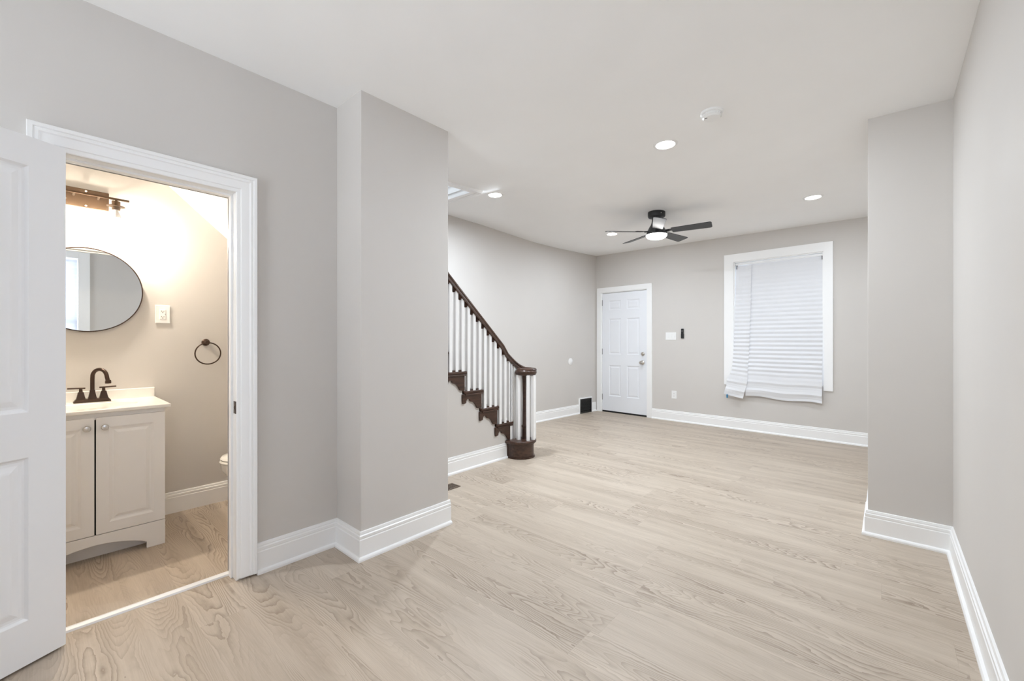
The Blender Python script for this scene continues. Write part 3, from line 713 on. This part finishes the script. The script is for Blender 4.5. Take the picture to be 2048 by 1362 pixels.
mb = MB(); mb.box(-.0185, .0185, -.024, -.003, -.066, .074); obj('remote_body', mb, 'black', t, bevel=.005)
mb = MB(); mb.lathe([(.008, -.0235), (.008, -.026), (0, -.026)], (0, 0, .038), 'y', 16); o = obj('button', mb, 'hinge', t); o['label'] = 'round grey button'
def duplex(t, s=1):
    for z in (.0195, -.0195):
        mb = MB(); mb.lathe([(.0165, -.005), (.0165, -.0075), (0, -.0075)], (0, 0, z), 'y', 20); r = obj('receptacle', mb, 'white', t, smooth=40)
        mb = MB(); mb.box(-.0075, -.0055, -.0082, -.0074, z-.001, z+.008); mb.box(.0055, .0075, -.0082, -.0074, z-.001, z+.007); mb.lathe([(.0025, -.0074), (.0025, -.0082)], (0, 0, z-.008), 'y', 10); obj('slots', mb, 'slot', r)
t = local_thing('wall_outlet', 'white outlet low on the far wall beside the front door', 'outlet', .366, .402)
plate(t, .078, .122); duplex(t)
# round blank cover and ornate grille on the stair side wall
def side_pt(y): return XS+(y-4.99)*(.065/1.11) if y < 6.1 else -3.885+(y-6.1)*(.065/.62)
ang = math.atan2(1.11, .065)
t = thing('blank_plate', 'round white blank cover on the stair side wall', 'cover plate', (side_pt(5.86), 5.86, .888), ang, local=True)
mb = MB(); mb.lathe([(.058, .002), (.058, -.006), (.052, -.011), (0, -.012)], (0, 0, 0), 'y', 32); obj('disc', mb, 'white', t, smooth=40)
mb = MB(); mb.lathe([(.004, -.010), (.004, -.014), (0, -.014)], (0, 0, 0), 'y', 12); obj('screw', mb, 'white', t)
y0 = 6.26; ang2 = math.atan2(.62, .065)
t = thing('wall_grille', 'black ornate cast iron vent grille in a white frame by the front door', 'vent grille', (side_pt(y0)+.001, y0, 0), ang2, local=True)
gw, gh = .155, .245
mb = MB(); mb.box(-gw-.022, gw+.022, -.022, 0, gh, gh+.018); mb.box(-gw-.022, -gw, -.022, 0, 0, gh); mb.box(gw, gw+.022, -.022, 0, 0, gh)
obj('frame', mb, 'trim', t, bevel=.002)
mb = MB(); mb.box(-gw, gw, -.006, -.001, 0, gh); obj('backing', mb, 'slot', t)
mb = MB(); mb.box(-gw, gw, -.026, -.008, 0, .022); mb.box(-gw, gw, -.026, -.008, gh-.02, gh); mb.box(-gw, -gw+.02, -.026, -.008, .022, gh-.02); mb.box(gw-.02, gw, -.026, -.008, .022, gh-.02)
mb.box(-gw+.02, gw-.02, -.024, -.010, .046, .052)
for i in range(6):
    for k in range(4):
        cx, cz = -gw+.042+i*.0455, .072+k*.0455
        mb.tube([(cx+.0185*math.cos(a), -.017, cz+.0185*math.sin(a)) for a in [2*PI*q/14 for q in range(14)]], .0028, 6, True, (0, 1, 0))
        mb.tube([(cx-.016, -.017, cz-.016), (cx+.016, -.017, cz+.016)], .0024, 6, False, (0, 1, 0)); mb.tube([(cx-.016, -.017, cz+.016), (cx+.016, -.017, cz-.016)], .0024, 6, False, (0, 1, 0))
obj('lattice', mb, 'grille', t, smooth=50)
mb = MB(); mb.lathe([(.006, -.02), (.006, -.034), (.009, -.036), (.009, -.044), (0, -.045)], (-gw+.008, 0, .128), 'y', 14); obj('damper_knob', mb, 'grille', t, smooth=40)
# floor register
t = thing('floor_register', 'brown metal floor register beyond the wall stub', 'floor register', (-2.735, 2.24, 0))
mb = MB(); x0, x1, ya, yb = -2.792, -2.680, 2.095, 2.378
mb.box(x0, x1, ya, ya+.014, 0, .005); mb.box(x0, x1, yb-.014, yb, 0, .005); mb.box(x0, x0+.014, ya+.014, yb-.014, 0, .005); mb.box(x1-.014, x1, ya+.014, yb-.014, 0, .005)
obj('frame', mb, 'register', t, bevel=.001)
mb = MB()
for i in range(17): mb.box(x0+.014, x1-.014, ya+.018+i*.0148, ya+.027+i*.0148, .001, .004)
mb.box((x0+x1)/2-.003, (x0+x1)/2+.003, ya+.014, yb-.014, .001, .0045)
obj('louvres', mb, 'register', t)
mb = MB(); mb.box(x0+.01, x1-.01, ya+.01, yb-.01, .0003, .0012); obj('duct', mb, 'slot', t)

# ------------------------------------------------------------------ vanity
VX, VY0, VY1, VT = -3.288, -.080, .525, .822
VM = (VY0+VY1)/2
van = thing('vanity_cabinet', 'white two door bathroom vanity cabinet with arched toe kick', 'vanity cabinet', (-3.54, VM, 0))
mb = MB(); mb.box(XB+.004, VX, VY0, VY0+.016, 0, VT); mb.box(XB+.004, VX, VY1-.016, VY1, 0, VT); mb.box(XB+.004, VX-.05, VY0+.016, VY1-.016, .10, .116)
mb.box(VX-.018, VX, VY0+.016, VY1-.016, .785, VT); mb.box(XB+.004, XB+.012, VY0+.016, VY1-.016, .116, VT)
obj('carcass', mb, 'cab', van)
mb = MB(); mb.box(VX-.085, VX-.07, VY0+.016, VY1-.016, 0, .10); obj('toe_board', mb, 'cab', van)
mb = MB(); mb.box(VX-.034, VX-.03, VY0+.017, VY1-.017, .118, .78); obj('gap_shade_board', mb, 'slot', van)  # dark board behind the doors, paints the shade seen in their gap
ap = [(VY0, 0), (VY0+.085, 0), (VY0+.085, .022)]+[(VY0+.085+(VY1-VY0-.17)*i/16, .036+.056*math.sin(PI*i/16)**.75) for i in range(17)]+[(VY1-.085, .022), (VY1-.085, 0), (VY1, 0), (VY1, .146), (VY0, .146)]
mb = MB(); mb.prism(ap, VX, VX+.018, 'x'); obj('apron', mb, 'cab', van, bevel=.0015)
VR = [(.012, .006), (.020, .007), (.036, .001), (.044, .0005)]
for s_ in (0, 1):
    a, b = (VY0+.001, VM-.0035) if s_ == 0 else (VM+.0035, VY1-.001)
    mb = MB(); mb.slab(b-a, .647, .018, [(.052, b-a-.052, .056, .591)], VR)
    # slab front looks to -y: turn it to look to +x
    mb.v = [(VX+.010-y, a+x, .150+z) for x, y, z in mb.v]
    dd = obj('door', mb, 'cab', van, bevel=.002)
    ky = VM-.034 if s_ == 0 else VM+.038
    mb = MB(); mb.lathe([(.006, VX+.018), (.005, VX+.030), (.014, VX+.034), (.0165, VX+.039), (.014, VX+.045), (0, VX+.048)], (0, ky, .743), 'x', 20); obj('knob', mb, 'nickel', dd, smooth=40)
# countertop with a recessed oval basin
vt = thing('sink_countertop', 'white cultured marble sink top with backsplash', 'sink top', (-3.54, VM, VT))
cx0, cx1, cy0, cy1, zt = XB+.003, -3.256, -.100, .552, .843
mb = MB(); n = 40; bx, by, ra, rb = -3.50, VM, .135, .205
def rectpt(a):
    c, s = math.cos(a), math.sin(a)
    t = min(((cx1-bx) if c > 0 else (bx-cx0))/max(abs(c), 1e-6), ((cy1-by) if s > 0 else (by-cy0))/max(abs(s), 1e-6)); return (bx+c*t, by+s*t)
angs = sorted(set([2*PI*i/n for i in range(n)]+[math.atan2(y-by, x-bx) % (2*PI) for x in (cx0, cx1) for y in (cy0, cy1)]))
n = len(angs); lev = [(1.0, zt), (.985, zt-.004), (.94, zt-.03), (.80, zt-.085), (.5, zt-.115), (.12, zt-.122)]
vs = [(*rectpt(a), zt) for a in angs]
for k, z in lev: vs += [(bx+ra*k*math.cos(a), by+rb*k*math.sin(a), z) for a in angs]
fs = [(r*n+i, r*n+(i+1) % n, (r+1)*n+(i+1) % n, (r+1)*n+i) for r in range(len(lev)) for i in range(n)]
fs.append(tuple(range(len(lev)*n, (len(lev)+1)*n)))
mb.add(vs, fs)
m0 = [(*rectpt(a), zt) for a in angs]; m1 = [(*rectpt(a), VT+.0005) for a in angs]
mb.add(m0+m1, [(i, (i+1) % n, n+(i+1) % n, n+i) for i in range(n)])
m2 = [(bx+ra*1.04*math.cos(a), by+rb*1.04*math.sin(a), VT+.0005) for a in angs]
mb.add(m1+m2, [(i, (i+1) % n, n+(i+1) % n, n+i) for i in range(n)])
obj('countertop', mb, 'marble', vt, smooth=30, bevel=.004)
mb = MB(); mb.box(cx0, cx0+.020, cy0, cy1, zt-.001, zt+.062); obj('backsplash', mb, 'marble', vt, bevel=.004)
mb = MB(); mb.lathe([(.021, zt-.1215), (.021, zt-.119), (0, zt-.119)], (bx, by, 0), 'z', 20); obj('drain', mb, 'bronze', vt)

# ------------------------------------------------------------------ faucet
FXX, FYY, FZ = -3.715, .240, .843
fa = thing('faucet', 'bronze two handle gooseneck faucet on the vanity top', 'faucet', (FXX, FYY, FZ))
mb = MB(); q = []
for hx, hy, z in ((.028, .084, FZ), (.028, .084, FZ+.006), (.020, .074, FZ+.020), (.019, .073, FZ+.022)):
    q.append([(FXX-hx, FYY-hy, z), (FXX+hx, FYY-hy, z), (FXX+hx, FYY+hy, z), (FXX-hx, FYY+hy, z)])
vs = sum(q, []); mb.add(vs, [(r*4+i, r*4+(i+1) % 4, r*4+4+(i+1) % 4, r*4+4+i) for r in range(3) for i in range(4)]+[(0, 1, 2, 3), (12, 13, 14, 15)])
obj('base_plate', mb, 'bronze', fa, bevel=.002)
def sqstack(c, lv):
    mb = MB(); vs = []
    for h, z in lv: vs += [(c[0]-h, c[1]-h, z), (c[0]+h, c[1]-h, z), (c[0]+h, c[1]+h, z), (c[0]-h, c[1]+h, z)]
    k = len(lv)
    mb.add(vs, [(r*4+i, r*4+(i+1) % 4, r*4+4+(i+1) % 4, r*4+4+i) for r in range(k-1) for i in range(4)]+[(0, 1, 2, 3), tuple(range(4*k-4, 4*k))]); return mb
sa = math.radians(38)
mb = sqstack((FXX, FYY), [(.021, FZ+.020), (.017, FZ+.034), (.0125, FZ+.060), (.0115, FZ+.075)])
pth = [(0, .07), (0, .10), (0, .14)]+[(.048-.048*math.cos(t_), .155+.048*math.sin(t_)) for t_ in [PI*i/12 for i in range(1, 12)]]+[(.098, .150), (.104, .130)]
mb.tube([(FXX+u*math.cos(sa), FYY+u*math.sin(sa), FZ+v) for u, v in pth], .0105, 14, up=(-math.sin(sa), math.cos(sa), 0))
sp_ = obj('spout', mb, 'bronze', fa, smooth=35)
mb = MB(); mb.lathe([(.0125, FZ+.137), (.0145, FZ+.130), (.0148, FZ+.116), (.012, FZ+.115), (0, FZ+.115)], (FXX+.105*math.cos(sa), FYY+.105*math.sin(sa), 0), 'z', 20); obj('aerator', mb, 'bronze', sp_, smooth=35)
for s_ in (-1, 1):
    c = (FXX, FYY+s_*.051)
    mb = sqstack(c, [(.0215, FZ+.020), (.0175, FZ+.036), (.0125, FZ+.062), (.0115, FZ+.066)]); h = obj('handle', mb, 'bronze', fa, bevel=.001)
    mb = MB(); mb.lathe([(.0085, FZ+.065), (.0075, FZ+.085)], (*c, 0), 'z', 14)
    mb.tube([(c[0], c[1]-s_*.020, FZ+.0875), (c[0], c[1]+s_*.058, FZ+.0905)], .0052, 10); obj('lever', mb, 'bronze', h, smooth=40)

# ------------------------------------------------------------------ mirror, vanity light, outlet, towel ring, toilet
MYc, MZc, MR = .222, 1.549, .268
t = thing('round_mirror', 'round black framed mirror above the vanity', 'mirror', (XB, MYc, MZc))
mb = MB(); mb.lathe([(MR-.006, XB+.001), (MR, XB+.001), (MR, XB+.024), (MR-.006, XB+.024), (MR-.006, XB+.001)], (0, MYc, MZc), 'x', 96, cap=False); obj('frame', mb, 'bronze', t, smooth=40)
mb = MB(); mb.lathe([(0, XB+.003), (MR-.006, XB+.003), (MR-.006, XB+.018), (0, XB+.018)], (0, MYc, MZc), 'x', 96, cap=False); obj('mirror_glass', mb, 'mirror', t, smooth=40)
LYc, LZ = .216, 2.126
t = thing('vanity_light', 'bronze two bulb vanity light bar above the round mirror', 'wall light', (XB, LYc, LZ))
mb = MB(); mb.box(XB, XB+.020, LYc-.106, LYc+.106, LZ-.058, LZ+.058); obj('back_plate', mb, 'steel', t, bevel=.002)
for z in (.046, -.046):
    mb = MB(); mb.lathe([(.006, XB+.018), (.006, XB+.024), (.003, XB+.027), (0, XB+.027)], (0, LYc, LZ+z), 'x', 14); obj('screw', mb, 'nickel', t, smooth=40)
BXp = XB+.112
mb = MB(); mb.box(BXp-.007, BXp+.007, LYc-.194, LYc+.194, LZ+.000, LZ+.012)
bar = obj('bar', mb, 'steel', t, bevel=.001)
for y in (-.055, .055):
    mb = MB(); mb.tube([(XB+.018, LYc+y, LZ+.008), (BXp-.005, LYc+y, LZ+.008)], .006, 12); obj('standoff', mb, 'nickel', bar, smooth=40)
for s_ in (-1, 1):
    y = LYc+s_*.131
    mb = MB(); mb.lathe([(.006, LZ+.004), (.006, LZ-.008), (.021, LZ-.008), (.021, LZ-.036), (.044, LZ-.038), (.045, LZ-.042), (.021, LZ-.043), (.021, LZ-.062), (.015, LZ-.063), (0, LZ-.063)], (BXp, y, 0), 'z', 28); sk = obj('socket', mb, 'steel', t, smooth=35)
    mb = MB(); mb.lathe([(.042, LZ-.043), (.048, LZ-.060), (.050, LZ-.11), (.050, LZ-.175), (.0475, LZ-.175), (.0475, LZ-.11), (.0455, LZ-.060), (.040, LZ-.043)], (BXp, y, 0), 'z', 32, cap=False); obj('glass_shade', mb, 'shade', sk, smooth=40)
    mb = MB(); mb.lathe([(.013, LZ-.062), (.014, LZ-.075), (.024, LZ-.098), (.029, LZ-.116)], (BXp, y, 0), 'z', 24, cap=False); obj('bulb_collar', mb, 'white', sk, smooth=60)
    mb = MB(); mb.lathe([(.029, LZ-.116), (.0285, LZ-.124), (.026, LZ-.138), (.014, LZ-.150), (0, LZ-.153)], (BXp, y, 0), 'z', 24, cap=False); obj('bulb', mb, 'bulb', sk, smooth=60)
t = thing('bathroom_outlet', 'white outlet on the bathroom wall right of the mirror', 'outlet', (XB, .597, 1.411), PI/2, local=True)
plate(t, .082, .126)
mb = MB(); mb.box(-.0165, .0165, -.008, -.005, -.034, .034); r = obj('receptacle', mb, 'white', t, bevel=.001)
mb = MB()
for z in (.019, -.019):
    mb.box(-.0075, -.0055, -.0088, -.0078, z-.001, z+.007); mb.box(.0055, .0075, -.0088, -.0078, z-.001, z+.006); mb.lathe([(.0026, -.0078), (.0026, -.0088)], (0, 0, z-.007), 'y', 10)
mb.box(.0125, .0145, -.0088, -.0078, -.004, .004)
obj('slots', mb, 'slot', r)
t = thing('towel_ring', 'empty bronze towel ring on the bathroom wall', 'towel ring', (XB, .848, 1.21))
mb = MB(); mb.lathe([(.026, XB), (.026, XB+.006), (.020, XB+.012), (.011, XB+.016), (.010, XB+.045), (.013, XB+.050), (.012, XB+.058), (0, XB+.060)], (0, .848, 1.214), 'x', 24); obj('rosette', mb, 'bronze', t, smooth=40)
mb = MB(); mb.tube([(XB+.050+.004*math.sin(a), .852+.079*math.cos(a), 1.132+.079*math.sin(a)) for a in [2*PI*i/48 for i in range(48)]], .0045, 10, True, (1, 0, 0)); obj('ring', mb, 'bronze', t, smooth=60)

TX, TF, TB = -3.385, .835, 1.60
to = thing('toilet', 'white toilet half hidden behind the bathroom door jamb', 'toilet', (TX, 1.25, 0))
def egg(cx, yf, yb, hw, z, n=32):
    ym = yf+(yb-yf)*.45; pts = []
    for i in range(n):
        a = 2*PI*i/n; c, s = math.cos(a), math.sin(a)
        pts.append((cx+hw*c, ym+(s*(ym-yf) if s < 0 else s*(yb-ym)), z))
    return pts
def loft(mb, rings):
    n = len(rings[0]); vs = sum(rings, [])
    mb.add(vs, [(r*n+i, r*n+(i+1) % n, (r+1)*n+(i+1) % n, (r+1)*n+i) for r in range(len(rings)-1) for i in range(n)]+[tuple(range(n)), tuple(range((len(rings)-1)*n, len(rings)*n))]); return mb
mb = loft(MB(), [egg(TX, TF+.19, TB-.09, .115, 0), egg(TX, TF+.20, TB-.10, .105, .06), egg(TX, TF+.19, TB-.13, .10, .16), egg(TX, TF+.10, TB-.15, .13, .24), egg(TX, TF+.03, TB-.16, .168, .31), egg(TX, TF+.008, TB-.17, .182, .345), egg(TX, TF+.004, TB-.17, .185, .385)])
obj('bowl', mb, 'china', to, smooth=60)
mb = loft(MB(), [egg(TX, TF+.002, TB-.20, .186, .388), egg(TX, TF-.002, TB-.20, .189, .394), egg(TX, TF+.004, TB-.20, .185, .405)]); obj('seat', mb, 'china', to, smooth=50)
mb = loft(MB(), [egg(TX, TF+.006, TB-.20, .183, .409), egg(TX, TF+.002, TB-.20, .187, .415), egg(TX, TF+.012, TB-.205, .178, .428), egg(TX, TF+.05, TB-.23, .14, .434)]); obj('lid', mb, 'china', to, smooth=50)
mb = MB(); mb.box(TX-.20, TX+.20, TB-.20, TB, .39, .75); tk = obj('tank', mb, 'china', to, bevel=.02, seg=3)
mb = MB(); mb.box(TX-.21, TX+.21, TB-.21, TB+.005, .75, .785); obj('tank_lid', mb, 'china', to, bevel=.008)
mb = MB(); mb.lathe([(.010, TB-.20), (.010, TB-.215)], (TX-.14, 0, .69), 'y', 12); mb.box(TX-.145, TX-.075, TB-.222, TB-.213, .683, .697); obj('flush_lever', mb, 'nickel', tk)
